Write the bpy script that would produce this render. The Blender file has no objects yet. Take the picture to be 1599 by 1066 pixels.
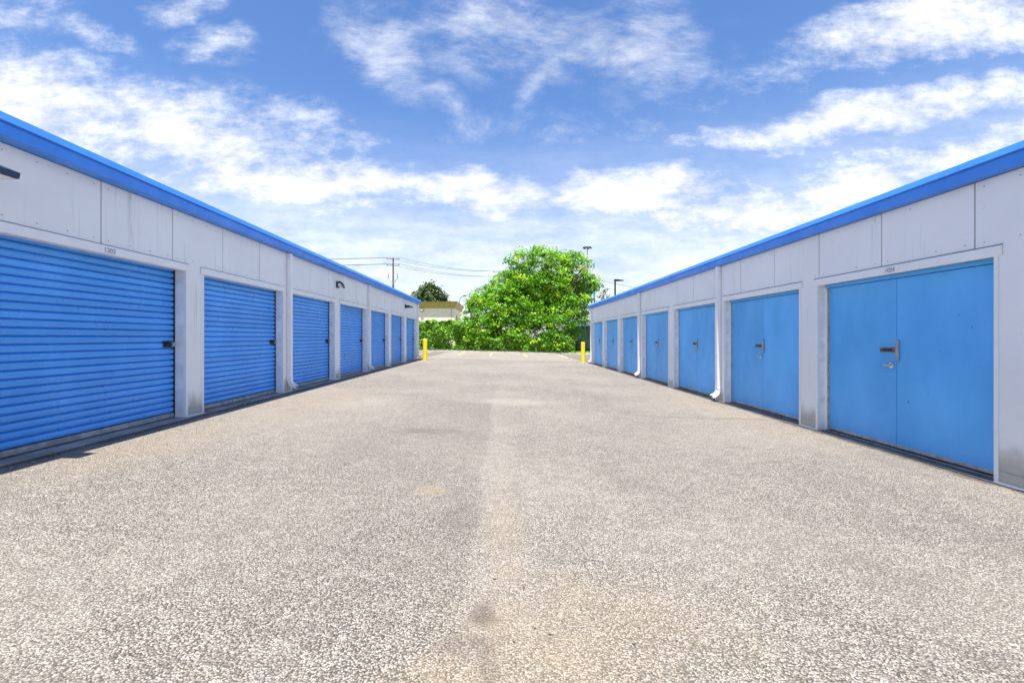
import bpy, bmesh, math, random
import numpy as np
from mathutils import Vector

random.seed(7)
rng = np.random.default_rng(11)
scene = bpy.context.scene
col = scene.collection
R = math.radians

# ------------------------------------------------------------------ camera
F = 719.0                      # focal length in photo pixels (photo is 1599 wide)
VX, VY = 786.0, 527.0          # vanishing point of the lane in the photo
CZ = 1.204                     # camera height over the left kerb slab
cam_d = bpy.data.cameras.new('camera')
cam = bpy.data.objects.new('camera', cam_d)
col.objects.link(cam)
cam.location = (0, 0, CZ)
cam.rotation_euler = (R(90), 0, 0)
cam_d.sensor_width = 36.0
cam_d.lens = F / 1599.0 * 36.0
cam_d.shift_x = (799.5 - VX) / 1599.0
cam_d.shift_y = (VY - 533.0) / 1599.0
cam_d.clip_start = 0.05
cam_d.clip_end = 3000
scene.camera = cam

# ------------------------------------------------------------------ node helper
class NT:
    def __init__(s, tree):
        s.t = tree; s.n = tree.nodes; s.l = tree.links
    def new(s, typ, **kw):
        nd = s.n.new(typ)
        for k, v in kw.items():
            setattr(nd, k, v)
        return nd
    def put(s, sock, v):
        if v is None: return
        if isinstance(v, bpy.types.NodeSocket): s.l.new(v, sock)
        elif isinstance(v, (tuple, list)):
            if len(v) == 3 and sock.type == 'RGBA': v = (*v, 1)
            sock.default_value = v
        else: sock.default_value = v
    def math(s, op, a, b=None, c=None, clamp=False):
        nd = s.new('ShaderNodeMath', operation=op, use_clamp=clamp)
        for i, v in enumerate((a, b, c)):
            if v is not None: s.put(nd.inputs[i], v)
        return nd.outputs[0]
    def vmath(s, op, a, b=None, scale=None):
        nd = s.new('ShaderNodeVectorMath', operation=op)
        s.put(nd.inputs[0], a)
        if b is not None: s.put(nd.inputs[1], b)
        if scale is not None: s.put(nd.inputs['Scale'], scale)
        return nd.outputs['Value'] if op in ('LENGTH', 'DOT_PRODUCT') else nd.outputs[0]
    def noise(s, vec, scale, detail=4, rough=0.55, dist=0.0, lac=2.0, color=False):
        nd = s.new('ShaderNodeTexNoise')
        s.put(nd.inputs['Vector'], vec); nd.inputs['Scale'].default_value = scale
        nd.inputs['Detail'].default_value = detail; nd.inputs['Roughness'].default_value = rough
        nd.inputs['Distortion'].default_value = dist; nd.inputs['Lacunarity'].default_value = lac
        return nd.outputs['Color' if color else 'Fac']
    def mapping(s, vec, loc=(0,0,0), rot=(0,0,0), scale=(1,1,1), typ='POINT'):
        nd = s.new('ShaderNodeMapping', vector_type=typ)
        s.put(nd.inputs['Vector'], vec)
        nd.inputs['Location'].default_value = loc
        nd.inputs['Rotation'].default_value = rot
        nd.inputs['Scale'].default_value = scale
        return nd.outputs[0]
    def rng(s, v, a, b, c=0.0, d=1.0, smooth=True):
        nd = s.new('ShaderNodeMapRange', interpolation_type='SMOOTHSTEP' if smooth else 'LINEAR')
        s.put(nd.inputs[0], v)
        for i, x in enumerate((a, b, c, d)): s.put(nd.inputs[i+1], x)
        return nd.outputs[0]
    def ramp(s, v, stops, interp='LINEAR'):
        nd = s.new('ShaderNodeValToRGB')
        cr = nd.color_ramp; cr.interpolation = interp
        while len(cr.elements) < len(stops): cr.elements.new(0.5)
        for e, (p, c) in zip(cr.elements, stops):
            e.position = p; e.color = (*c, 1) if len(c) == 3 else c
        s.put(nd.inputs[0], v)
        return nd.outputs[0]
    def mix(s, f, a, b, blend='MIX'):
        nd = s.new('ShaderNodeMix', data_type='RGBA', blend_type=blend)
        nd.clamp_factor = True
        s.put(nd.inputs[0], f); s.put(nd.inputs[6], a); s.put(nd.inputs[7], b)
        return nd.outputs[2]
    def cone(s, vec, cx, cy, rx, ry, rot, wt):
        m = s.mapping(vec, (cx, cy, 0), (0, 0, rot), (rx, ry, 1), 'TEXTURE')
        return s.math('MULTIPLY_ADD', s.vmath('LENGTH', m), -wt, wt)
    def ell(s, vec, cx, cy, rx, ry, rot=0.0, inner=0.2):
        # soft ellipse mask, 1 in the middle, 0 outside
        m = s.mapping(vec, (cx, cy, 0), (0, 0, rot), (rx, ry, 1), 'TEXTURE')
        return s.rng(s.vmath('LENGTH', m), 1.0, inner)
    def sep(s, vec):
        nd = s.new('ShaderNodeSeparateXYZ'); s.put(nd.inputs[0], vec)
        return nd.outputs
    def comb(s, x, y, z):
        nd = s.new('ShaderNodeCombineXYZ')
        for i, v in enumerate((x, y, z)): s.put(nd.inputs[i], v)
        return nd.outputs[0]

# ------------------------------------------------------------------ light: sun, sky, exposure
SUN_DIR = Vector((0.035, 0.25, -1.0)).normalized()      # where the light travels
EL = math.asin(-SUN_DIR.z)
AZ = math.atan2(-SUN_DIR.x, -SUN_DIR.y)                 # towards the sun, from +Y clockwise
sun_d = bpy.data.lights.new('sun', 'SUN')
sun_d.energy = 2.05
sun_d.angle = R(0.55)
sun_d.color = (1.0, 0.96, 0.90)
sun = bpy.data.objects.new('sun', sun_d)
col.objects.link(sun)
sun.rotation_euler = SUN_DIR.to_track_quat('-Z', 'Y').to_euler()
sun.location = (0, 0, 30)

world = bpy.data.worlds.new('World')
scene.world = world
world.use_nodes = True
w = NT(world.node_tree)
w.n.clear()
SKY_STRENGTH = 0.15
sky = w.new('ShaderNodeTexSky', sky_type='NISHITA', sun_disc=False)
sky.sun_elevation = EL
sky.sun_rotation = AZ
sky.altitude = 100
sky.air_density = 1.0
sky.dust_density = 0.4
sky.ozone_density = 2.5
hs = w.new('ShaderNodeHueSaturation')
hs.inputs['Saturation'].default_value = 1.17
hs.inputs['Value'].default_value = 0.305
w.put(hs.inputs['Color'], sky.outputs[0])
D = w.new('ShaderNodeTexCoord').outputs['Generated']
dx, dy, dz = w.sep(D)
# gnomonic coordinates of the northern sky (along the lane): p to the right, q up
ys = w.math('MAXIMUM', dy, 0.05)
pq = w.comb(w.math('DIVIDE', dx, ys), w.math('DIVIDE', dz, ys), 0.0)
# cloud-deck coordinates, good for the whole dome
zs = w.math('ADD', w.math('MAXIMUM', dz, 0.0), 0.10)
uv = w.comb(w.math('DIVIDE', dx, zs), w.math('DIVIDE', dy, zs), 0.0)
warp = w.noise(pq, 3.2, 3, 0.6, color=True)
warp = w.vmath('SUBTRACT', warp, (0.5, 0.5, 0.5))
pqw = w.vmath('ADD', pq, w.vmath('MULTIPLY', warp, (0.30, 0.16, 0.0)))
def px(x, y): return ((x - VX) / F, (VY - y) / F)
ELL = [  # photo x, y, rx, ry, tilt(deg, + = rising to the right), weight
    (40, 165, 300, 105, -14, 1.25), (300, 222, 290, 88, -14, 1.15), (430, 195, 120, 55, -20, 0.62), (200, 300, 260, 60, -10, 0.8),
    (470, 288, 350, 42, -2, 1.25), (760, 308, 240, 38, -5, 1.2), (560, 325, 320, 36, -4, 0.7), (560, 235, 150, 26, 0, 0.3),
    (1000, 305, 240, 44, 3, 1.35), (1180, 335, 240, 58, 6, 1.35), (880, 355, 200, 24, -4, 0.7), (1330, 300, 240, 56, 14, 1.25),
    (1180, 212, 200, 24, 8, 0.85), (1390, 178, 260, 40, 10, 1.15), (1560, 150, 190, 44, 10, 0.8), (1500, 258, 250, 46, 14, 0.95),
    (1460, 48, 240, 56, 6, 1.45), (1340, 70, 100, 26, 0, 0.55),
    (280, 8, 62, 22, 0, 0.95), (335, 68, 66, 30, -14, 0.68), (150, 36, 120, 26, -25, 0.5),
    (960, 413, 90, 12, 0, 0.6), (640, 385, 300, 50, 0, 0.62), (1200, 120, 220, 60, 12, 0.30),
    (20, 20, 150, 60, 0, 0.45),
]
acc = None
for (x, y, rx, ry, tl, wt) in ELL:
    c = px(x, y)
    m = w.cone(pqw, c[0], c[1], rx / F * 1.22, ry / F * 1.35, R(tl), wt * 1.3)
    acc = w.math('MAXIMUM', 0.0 if acc is None else acc, m)
# dome-wide drifting bands beyond the view
front = w.math('MULTIPLY', w.rng(dy, 0.25, 0.5), w.rng(w.math('ABSOLUTE', dx), 0.85, 0.6))
gen = w.rng(w.noise(w.mapping(uv, (3.1, 0.4, 0), (0, 0, 0.4), (0.55, 1.0, 1)), 0.9, 4, 0.5), 0.42, 0.68, 0.0, 0.85)
acc = w.math('ADD', acc, w.math('MULTIPLY', gen, w.math('SUBTRACT', 1.0, front)))
tex1 = w.noise(w.mapping(pq, (0, 0, 0), (0, 0, R(-6)), (2.9, 7.5, 1)), 1.5, 8, 0.66)
tex2 = w.noise(w.mapping(pq, (4.2, 1.3, 0), (0, 0, R(-10)), (4.4, 7.5, 1)), 4.2, 4, 0.70)
tex = w.math('ADD', w.math('MULTIPLY', tex1, 0.65), w.math('MULTIPLY', tex2, 0.35))
dens = w.math('ADD', acc, w.math('MULTIPLY', w.math('SUBTRACT', tex, 0.5), 3.3))
cloud = w.math('MULTIPLY', w.rng(dens, 0.0, 1.65, 0.0, 0.97), w.rng(acc, 0.0, 0.35))
# thin high cirrus, curled
CIR = [(820, 50, 330, 95, 0, 0.55), (590, 80, 60, 120, 35, 0.75), (700, 160, 120, 46, -32, 0.55), (1020, 70, 120, 90, 30, 0.7), (840, 110, 22, 110, -12, 0.5), (900, 200, 400, 90, 4, 0.3)]
cac = None
for (x, y, rx, ry, tl, wt) in CIR:
    c = px(x, y)
    m = w.cone(pqw, c[0], c[1], rx / F * 1.2, ry / F * 1.2, R(tl), wt * 1.3)
    cac = w.math('MAXIMUM', 0.0 if cac is None else cac, m)
cw = w.noise(pq, 2.0, 2, 0.5, color=True)
cpq = w.vmath('ADD', pq, w.vmath('MULTIPLY', w.vmath('SUBTRACT', cw, (0.5, 0.5, 0.5)), (0.22, 0.22, 0)))
ctex = w.noise(w.mapping(cpq, (1, 2, 0), (0, 0, R(35)), (2.8, 5.6, 1)), 2.6, 7, 0.70)
cir = w.math('MULTIPLY', w.rng(w.math('ADD', w.math('MULTIPLY', ctex, 1.0), w.math('MULTIPLY', cac, 0.42)), 0.50, 1.16, 0.0, 0.8), w.rng(cac, 0.0, 0.45))
# milky veil low over the horizon
veil_n = w.noise(w.mapping(pq, (0, 0, 0), (0, 0, 0), (1.6, 11, 1)), 1.8, 4, 0.6)
veil = w.math('MULTIPLY', w.rng(dz, 0.46, 0.08), w.rng(veil_n, 0.25, 0.75, 0.55, 0.98))
total = w.math('MAXIMUM', w.math('MAXIMUM', cloud, cir), veil, clamp=True)
shade = tex
ccol = w.ramp(shade, [(0.36, (1.06, 1.12, 1.29)), (0.60, (1.78, 1.79, 1.82))])
tint = w.mix(1.0, hs.outputs[0], (0.90, 0.87, 0.95), 'MULTIPLY')     # hazy cobalt air
bgc = w.mix(total, tint, ccol)
bg = w.new('ShaderNodeBackground')
w.put(bg.inputs[0], bgc)
bg.inputs[1].default_value = SKY_STRENGTH
w.l.new(bg.outputs[0], w.new('ShaderNodeOutputWorld').inputs[0])

vs = scene.view_settings
vs.view_transform = 'Standard'
vs.look = 'None'
vs.exposure = 2.27
vs.gamma = 1.0
vs.use_curve_mapping = False
scene.render.engine = 'CYCLES'
scene.cycles.max_bounces = 5
scene.cycles.diffuse_bounces = 4
world.cycles.sampling_method = 'MANUAL'
world.cycles.sample_map_resolution = 256

# ------------------------------------------------------------------ materials
def base_mat(name):
    m = bpy.data.materials.new(name); m.use_nodes = True
    t = NT(m.node_tree)
    return m, t, t.n['Principled BSDF']
def bump(t, b, h, strength=0.3, dist=0.01):
    nd = t.new('ShaderNodeBump'); nd.inputs['Strength'].default_value = strength
    nd.inputs['Distance'].default_value = dist
    t.put(nd.inputs['Height'], h); t.l.new(nd.outputs[0], b.inputs['Normal'])
def wpos(t): return t.new('ShaderNodeNewGeometry').outputs['Position']
def simple(name, c, rough=0.6, metal=0.0, var=0.12, nscale=6.0, spec=0.5, bmp=0.0):
    m, t, b = base_mat(name)
    P = wpos(t)
    n = t.noise(P, nscale, 5, 0.6)
    lo = tuple(x * (1 - var) for x in c); hi = tuple(min(1, x * (1 + var)) for x in c)
    t.put(b.inputs['Base Color'], t.mix(t.rng(n, 0.3, 0.7), lo, hi))
    t.put(b.inputs['Roughness'], t.rng(t.noise(P, nscale * 3, 3), 0.3, 0.7, rough * 0.85, min(1, rough * 1.15)))
    b.inputs['Metallic'].default_value = metal
    b.inputs['Specular IOR Level'].default_value = spec
    if bmp: bump(t, b, t.noise(P, nscale * 8, 4), bmp, 0.01)
    return m

def wall_mat():
    m, t, b = base_mat('white_wall_paint')
    P = wpos(t)
    x, y, z = t.sep(P)
    big = t.noise(P, 0.9, 4, 0.55)
    c = t.mix(t.rng(big, 0.3, 0.7), (0.83, 0.83, 0.815), (0.89, 0.89, 0.875))
    # vertical rain streaks
    st = t.noise(t.mapping(P, (0, 0, 0), (0, 0, 0), (9, 9, 0.35)), 1.6, 6, 0.7)
    st = t.math('MULTIPLY', t.rng(st, 0.56, 0.76), t.rng(t.noise(P, 0.6, 2), 0.40, 0.60))
    c = t.mix(t.math('MULTIPLY', st, 0.65), c, (0.33, 0.33, 0.31))
    # splashed grime with ragged upper edge
    gn = t.noise(t.mapping(P, (5, 0, 0), (0, 0, 0), (1, 1, 0.6)), 2.6, 6, 0.65)
    gz = t.math('ADD', z, t.rng(x, -5, 5, 0.0, 0.254, smooth=False))
    g = t.rng(t.math('SUBTRACT', t.math('MULTIPLY', gn, 0.75), gz), -0.05, 0.28)
    c = t.mix(t.math('MULTIPLY', g, 0.68), c, (0.30, 0.28, 0.19))
    sp = t.noise(P, 38, 2, 0.5)
    c = t.mix(t.math('MULTIPLY', t.rng(sp, 0.74, 0.80), 0.4), c, (0.25, 0.24, 0.22))
    t.put(b.inputs['Base Color'], c)
    b.inputs['Roughness'].default_value = 0.48
    bump(t, b, t.noise(P, 3.0, 3), 0.08, 0.02)
    return m
def trim_mat():
    m, t, b = base_mat('white_trim_paint')
    P = wpos(t)
    n = t.noise(P, 2.2, 5, 0.6)
    c = t.mix(t.rng(n, 0.3, 0.7), (0.83, 0.83, 0.815), (0.89, 0.89, 0.875))
    d = t.noise(t.mapping(P, (1, 3, 0), (0, 0, 0), (5, 5, 1.4)), 2.4, 6, 0.7)
    c = t.mix(t.math('MULTIPLY', t.rng(d, 0.58, 0.78), 0.35), c, (0.35, 0.34, 0.31))
    t.put(b.inputs['Base Color'], c)
    b.inputs['Roughness'].default_value = 0.42
    return m
def blue_mat(name, c, rough=0.42, mottled=0.2, smear=True):
    m, t, b = base_mat(name)
    P = wpos(t)
    n = t.noise(t.mapping(P, (0, 0, 0), (0, 0, 0), (1, 1, 0.45)), 1.5, 5, 0.55)
    lo = tuple(v * (1 - mottled) for v in c); hi = (c[0] * 1.35, min(1, c[1] * 1.1), min(1, c[2] * 1.04))
    cc = t.mix(t.rng(n, 0.3, 0.7), lo, hi)
    rnd = t.new('ShaderNodeObjectInfo').outputs['Random']
    hsv = t.new('ShaderNodeHueSaturation'); t.put(hsv.inputs['Color'], cc); t.put(hsv.inputs['Value'], t.rng(rnd, 0, 1, 0.93, 1.05, smooth=False)); cc = hsv.outputs[0]
    s = t.noise(t.mapping(P, (9, 0, 0), (0, 0, 0), (4, 4, 9)), 2.0, 6, 0.7)
    cc = t.mix(t.math('MULTIPLY', t.rng(s, 0.62, 0.76), 0.16 if 'slat' in name else 0.3), cc, (c[0] * 0.55, c[1] * 0.6, c[2] * 0.66))
    k = t.noise(P, 14, 3, 0.5)
    cc = t.mix(t.math('MULTIPLY', t.rng(k, 0.71, 0.77), 0.6), cc, (0.05, 0.11, 0.2))
    t.put(b.inputs['Base Color'], cc)
    t.put(b.inputs['Roughness'], t.rng(t.noise(P, 5, 4), 0.3, 0.7, rough - 0.08, rough + 0.1))
    vs_ = t.noise(t.mapping(P, (3, 1, 7), (0, 0, 0), (7, 7, 0.5)), 1.8, 5, 0.7)
    cc = t.mix(t.math('MULTIPLY', t.rng(vs_, 0.60, 0.78), 0.22), cc, (0.25, 0.42, 0.62))
    t.put(b.inputs['Base Color'], cc)
    bump(t, b, t.noise(P, 2.2, 3), 0.06 if 'slat' in name else 0.2, 0.04)
    return m

def asphalt_mat():
    m, t, b = base_mat('worn_gravel_asphalt')
    P = wpos(t)
    x, y, z = t.sep(P)
    P2 = t.comb(x, y, 0.0)
    jit = t.vmath('ADD', P2, t.vmath('MULTIPLY', t.noise(P2, 60, 1, color=True), (0.008, 0.008, 0)))
    def vor(scale, feat='F1', rnd=1.0):
        nd = t.new('ShaderNodeTexVoronoi', feature=feat, voronoi_dimensions='2D')
        nd.inputs['Scale'].default_value = scale; nd.inputs['Randomness'].default_value = rnd
        t.put(nd.inputs['Vector'], jit)
        return nd
    v = vor(105); v2 = vor(210)
    stone = t.sep(v.outputs['Color'])[0]
    stone2 = t.sep(v2.outputs['Color'])[1]
    sv = t.math('ADD', t.math('MULTIPLY', stone, 0.62), t.math('MULTIPLY', stone2, 0.38))
    sc = t.ramp(sv, [(0.10, (0.07, 0.065, 0.06)), (0.28, (0.20, 0.188, 0.172)), (0.46, (0.42, 0.40, 0.37)), (0.66, (0.62, 0.595, 0.56)), (0.86, (0.90, 0.88, 0.84))])
    hue = t.sep(v.outputs['Color'])[2]
    sc = t.mix(t.rng(hue, 0.72, 0.85, 0, 0.5), sc, (0.42, 0.33, 0.24))
    gap = t.rng(v.outputs['Distance'], 0.36, 0.62)
    sc = t.mix(t.math('MULTIPLY', gap, 0.88), sc, (0.05, 0.045, 0.042))
    # broad patches: worn pale, oily dark
    n1 = t.noise(P2, 0.35, 3, 0.6)
    n2 = t.noise(t.mapping(P2, (3, 1, 0), (0, 0, 0), (1.0, 0.35, 1)), 1.1, 4, 0.62)
    c = t.mix(t.rng(n1, 0.35, 0.68, 0.0, 0.30), sc, (0.56, 0.515, 0.47))
    c = t.mix(t.rng(n2, 0.50, 0.72, 0.0, 0.28), c, (0.20, 0.185, 0.175))
    n3 = t.noise(t.mapping(P2, (1, 8, 0), (0, 0, 0.2), (1.0, 1.8, 1)), 4.5, 4, 0.7)
    c = t.mix(t.rng(n3, 0.45, 0.75, 0.0, 0.34), c, (0.17, 0.155, 0.14))
    c = t.mix(t.rng(n3, 0.48, 0.25, 0.0, 0.25), c, (0.66, 0.62, 0.58))
    # paving seam along the lane: older mat on the left, lighter strip to the right
    wob = t.math('MULTIPLY', t.math('SUBTRACT', t.noise(P2, 0.8, 4), 0.5), 0.34)
    sx = t.math('ADD', t.math('ADD', t.math('ADD', x, 0.21), wob), t.math('MULTIPLY', t.math('SUBTRACT', t.noise(P2, 9.0, 3, 0.7), 0.5), 0.14))
    left = t.math('MULTIPLY', t.rng(sx, 0.02, -0.03), t.rng(sx, -2.2, -0.1))
    yr = t.math('MULTIPLY', t.rng(y, 1.5, 3.0), t.rng(y, 15, 7))
    c = t.mix(t.math('MULTIPLY', t.math('MULTIPLY', left, yr), 0.17), c, (0.17, 0.155, 0.15))
    strip = t.math('MULTIPLY', t.rng(sx, -0.02, 0.05), t.rng(sx, 0.55, 0.12))
    c = t.mix(t.math('MULTIPLY', t.math('MULTIPLY', strip, t.rng(y, 18, 5)), 0.13), c, (0.58, 0.545, 0.51))
    # dust and sand washed into the texture
    nn = t.noise(P2, 3.0, 4, 0.65)
    pw = t.vmath('ADD', P2, t.vmath('MULTIPLY', t.vmath('SUBTRACT', t.noise(P2, 2.2, 3, color=True), (0.5, 0.5, 0.5)), (0.7, 0.7, 0)))
    pw2 = t.vmath('ADD', P2, t.vmath('MULTIPLY', t.vmath('SUBTRACT', t.noise(P2, 7.0, 3, 0.7, color=True), (0.5, 0.5, 0.5)), (0.16, 0.16, 0)))
    def patch(c, cx, cy, rx, ry, rot, amt, colr, inner=0.1):
        e = t.ell(pw if min(rx, ry) > 0.3 else pw2, cx, cy, rx, ry, R(rot), inner)
        if colr == DK:
            e = t.math('MULTIPLY', t.rng(t.math('MULTIPLY_ADD', t.math('SUBTRACT', fine, 0.5), 3.4, e), 0.12, 0.9), t.rng(e, 0.0, 0.5))
        f = t.math('MULTIPLY', t.math('MULTIPLY', e, t.rng(nn, 0.25, 0.65, 0.45, 1.0)), amt)
        if colr == SAND: return t.mix(f, t.mix(t.math('MULTIPLY', f, 0.45), c, (0.52, 0.45, 0.34)), (1.03, 0.95, 0.82), 'MULTIPLY')
        return t.mix(f, c, colr)
    DK = (0.11, 0.095, 0.085)
    fine = t.math('MULTIPLY_ADD', sv, 0.5, t.math('MULTIPLY', t.noise(P2, 22, 3, 0.7), 0.5))
    SAND = (0.60, 0.51, 0.385)
    c = patch(c, 0.12, 1.75, 0.72, 0.90, 0, 0.55, SAND, 0.1)
    c = patch(c, 0.62, 2.20, 0.80, 0.50, 0, 0.40, SAND)
    c = patch(c, -0.30, 1.60, 0.45, 0.45, 0, 0.5, SAND)
    c = patch(c, 0.0, 3.2, 0.18, 1.6, 0, 0.4, SAND)
    c = patch(c, -0.62, 3.95, 0.22, 0.16, 0, 0.5, (0.50, 0.41, 0.24))
    c = patch(c, -4.0, 5.2, 0.9, 2.2, 0, 0.42, SAND)
    c = patch(c, -3.6, 9.0, 1.2, 3.5, 0, 0.35, SAND)
    c = patch(c, 4.3, 9.0, 0.7, 5.0, 0, 0.42, SAND)
    c = patch(c, 0.2, 9.6, 1.4, 0.7, 0, 0.45, (0.60, 0.56, 0.51))
    c = patch(c, -2.6, 9.0, 1.2, 1.4, 0, 0.3, (0.60, 0.56, 0.50))
    DK = (0.11, 0.095, 0.085)
    c = patch(c, -0.09, 2.22, 0.12, 0.16, 0, 0.62, DK)
    c = patch(c, -0.16, 1.98, 0.20, 0.12, 0, 0.45, DK)
    c = patch(c, -0.06, 1.80, 0.08, 0.26, 0, 0.5, DK)
    c = patch(c, -0.32, 3.35, 0.22, 0.5, 0, 0.22, DK)
    c = patch(c, -1.0, 6.4, 0.8, 0.35, 0, 0.30, DK)
    # rubber scuffs and short cracks, stretched across the lane
    sk = t.noise(t.mapping(P2, (2, 5, 0), (0, 0, 0.12), (1.2, 7.5, 1)), 1.0, 5, 0.6)
    skm = t.math('MULTIPLY', t.rng(sk, 0.60, 0.68), t.rng(t.noise(P2, 0.45, 3), 0.42, 0.58))
    c = t.mix(t.math('MULTIPLY', t.math('MULTIPLY', skm, t.rng(y, 5, 9)), 0.55), c, (0.13, 0.115, 0.105))
    cy = t.math('ADD', y, t.math('MULTIPLY', t.math('SUBTRACT', t.noise(P2, 2.0, 4), 0.5), 0.18))
    ck = t.math('MULTIPLY', t.rng(t.math('ABSOLUTE', t.math('SUBTRACT', cy, 8.15)), 0.035, 0.008), t.math('MULTIPLY', t.rng(x, 2.4, 3.0), t.rng(x, 4.9, 4.5)))
    c = t.mix(t.math('MULTIPLY', ck, 0.7), c, (0.09, 0.08, 0.07))
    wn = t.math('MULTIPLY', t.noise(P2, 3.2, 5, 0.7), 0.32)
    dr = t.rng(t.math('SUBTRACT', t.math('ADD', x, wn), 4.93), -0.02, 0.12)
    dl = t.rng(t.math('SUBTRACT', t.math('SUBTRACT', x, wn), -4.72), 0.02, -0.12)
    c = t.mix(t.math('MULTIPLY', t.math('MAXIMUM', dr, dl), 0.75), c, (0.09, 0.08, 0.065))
    # overlay joint where the lane meets the parking strip
    jy = t.math('ADD', y, t.math('MULTIPLY', t.math('SUBTRACT', t.noise(P2, 0.35, 4), 0.5), 2.6))
    jt = t.math('MULTIPLY', t.rng(t.math('ABSOLUTE', t.math('SUBTRACT', jy, 27.0)), 0.9, 0.1), t.rng(x, -5.5, -3.0))
    c = t.mix(t.math('MULTIPLY', jt, 0.55), c, (0.17, 0.155, 0.145))
    c = t.mix(t.rng(jy, 26.5, 27.5, 0, 0.35), c, (0.47, 0.42, 0.375))
    c = t.mix(1.0, c, (0.69, 0.66, 0.61), 'MULTIPLY')
    t.put(b.inputs['Base Color'], c)
    b.inputs['Roughness'].default_value = 0.85
    b.inputs['Specular IOR Level'].default_value = 0.3
    h = t.math('SUBTRACT', t.math('MULTIPLY', stone, 0.5), v.outputs['Distance'])
    bump(t, b, h, 0.9, 0.008)
    return m

def concrete_mat(name, c):
    m, t, b = base_mat(name)
    P = wpos(t)
    n = t.noise(P, 2.2, 7, 0.68); k = t.noise(P, 30, 4, 0.6)
    cc = t.mix(t.rng(n, 0.3, 0.7), tuple(v * 0.62 for v in c), tuple(v * 1.15 for v in c))
    cc = t.mix(t.rng(k, 0.5, 0.75, 0, 0.45), cc, tuple(v * 0.5 for v in c))
    t.put(b.inputs['Base Color'], cc)
    b.inputs['Roughness'].default_value = 0.9
    bump(t, b, k, 0.4, 0.01)
    return m

def leaf_mat(name, trans=0.33):
    m, t, b = base_mat(name)
    a = t.new('ShaderNodeAttribute', attribute_name='leafcol').outputs['Color']
    t.put(b.inputs['Base Color'], a)
    b.inputs['Roughness'].default_value = 0.5
    b.inputs['Specular IOR Level'].default_value = 0.35
    tr = t.new('ShaderNodeBsdfTranslucent')
    t.put(tr.inputs[0], t.mix(1.0, a, (1.0, 1.0, 0.55), 'MULTIPLY'))
    mx = t.new('ShaderNodeMixShader'); mx.inputs[0].default_value = trans
    t.l.new(b.outputs[0], mx.inputs[1]); t.l.new(tr.outputs[0], mx.inputs[2])
    t.l.new(mx.outputs[0], t.n['Material Output'].inputs[0])
    return m

M = {}
M['wall'] = wall_mat()
M['trim'] = trim_mat()
M['frame'] = simple('white_frame', (0.80, 0.815, 0.83), 0.5)
M['joint'] = simple('grimy_sealant', (0.07, 0.07, 0.072), 0.8, 0, 0.5, 3)
M['blue_slat'] = blue_mat('blue_slat_paint', (0.068, 0.380, 0.95), 0.34, 0.06)
M['blue_door'] = blue_mat('blue_door_paint', (0.088, 0.460, 0.96), 0.42, 0.10)
M['blue_fascia'] = blue_mat('blue_fascia_paint', (0.030, 0.250, 0.86), 0.40, 0.05)
M['blue_edge'] = blue_mat('blue_edge_paint', (0.030, 0.195, 0.70), 0.50, 0.05)
M['galv'] = simple('galvanised_steel', (0.42, 0.44, 0.45), 0.42, 0.75, 0.25, 9)
M['dull_steel'] = simple('dull_steel', (0.33, 0.35, 0.36), 0.5, 0.4, 0.3, 12)
M['dark'] = simple('dark_rubber', (0.02, 0.022, 0.028), 0.6)
M['chrome'] = simple('worn_chrome', (0.62, 0.61, 0.58), 0.22, 1.0, 0.1, 20)
M['bronze'] = simple('worn_bronze', (0.20, 0.15, 0.11), 0.4, 0.7, 0.35, 30)
M['black_metal'] = simple('black_metal', (0.022, 0.024, 0.03), 0.4, 0.3)
M['navy_metal'] = simple('navy_enamel', (0.02, 0.05, 0.11), 0.35, 0.2)
M['lens'] = simple('pale_lens', (0.75, 0.76, 0.74), 0.2)
M['asphalt'] = asphalt_mat()
M['concrete'] = concrete_mat('stained_concrete', (0.34, 0.33, 0.31))
M['dirty_concrete'] = concrete_mat('dirty_concrete', (0.15, 0.145, 0.135))
M['kerb'] = concrete_mat('kerb_concrete', (0.50, 0.46, 0.40))
M['ground'] = concrete_mat('dry_soil', (0.22, 0.21, 0.14))
M['grass'] = simple('grass_ground', (0.09, 0.17, 0.03), 0.9, 0, 0.4, 3)
M['roof'] = simple('roof_membrane', (0.35, 0.36, 0.37), 0.8)
M['yellow'] = simple('yellow_paint', (0.93, 0.72, 0.02), 0.45, 0, 0.06, 5)
m_, t_, b_ = base_mat('scuffed_yellow_paint')
P_ = wpos(t_)
cy_ = t_.mix(t_.rng(t_.noise(P_, 4, 4), 0.3, 0.7), (0.90, 0.68, 0.02), (0.95, 0.76, 0.04))
cy_ = t_.mix(t_.math('MULTIPLY', t_.rng(t_.noise(t_.mapping(P_, scale=(6, 6, 2.2)), 3.0, 5, 0.7), 0.58, 0.68), 0.6), cy_, (0.20, 0.14, 0.05))
t_.put(b_.inputs['Base Color'], cy_); b_.inputs['Roughness'].default_value = 0.5
M['yellow'] = m_
M['line'] = simple('faded_yellow_line', (0.72, 0.55, 0.22), 0.8, 0, 0.25, 4)
M['bark'] = simple('grey_brown_bark', (0.13, 0.095, 0.065), 0.9, 0, 0.4, 5, 0.2, 0.6)
M['pole_wood'] = simple('weathered_pole_wood', (0.17, 0.15, 0.135), 0.9, 0, 0.3, 4)
M['wire'] = simple('wire_black', (0.03, 0.03, 0.035), 0.6)
M['cream'] = simple('cream_brick', (0.88, 0.79, 0.61), 0.8, 0, 0.06, 3)
M['olive'] = simple('olive_metal_fascia', (0.44, 0.34, 0.09), 0.5, 0, 0.15, 3)
M['green_metal'] = simple('dark_green_steel', (0.045, 0.075, 0.05), 0.35, 0.3, 0.25, 1.5)
M['white_far'] = simple('white_cladding', (0.78, 0.78, 0.78), 0.6)
M['leaf'] = leaf_mat('leaf_green')
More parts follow.
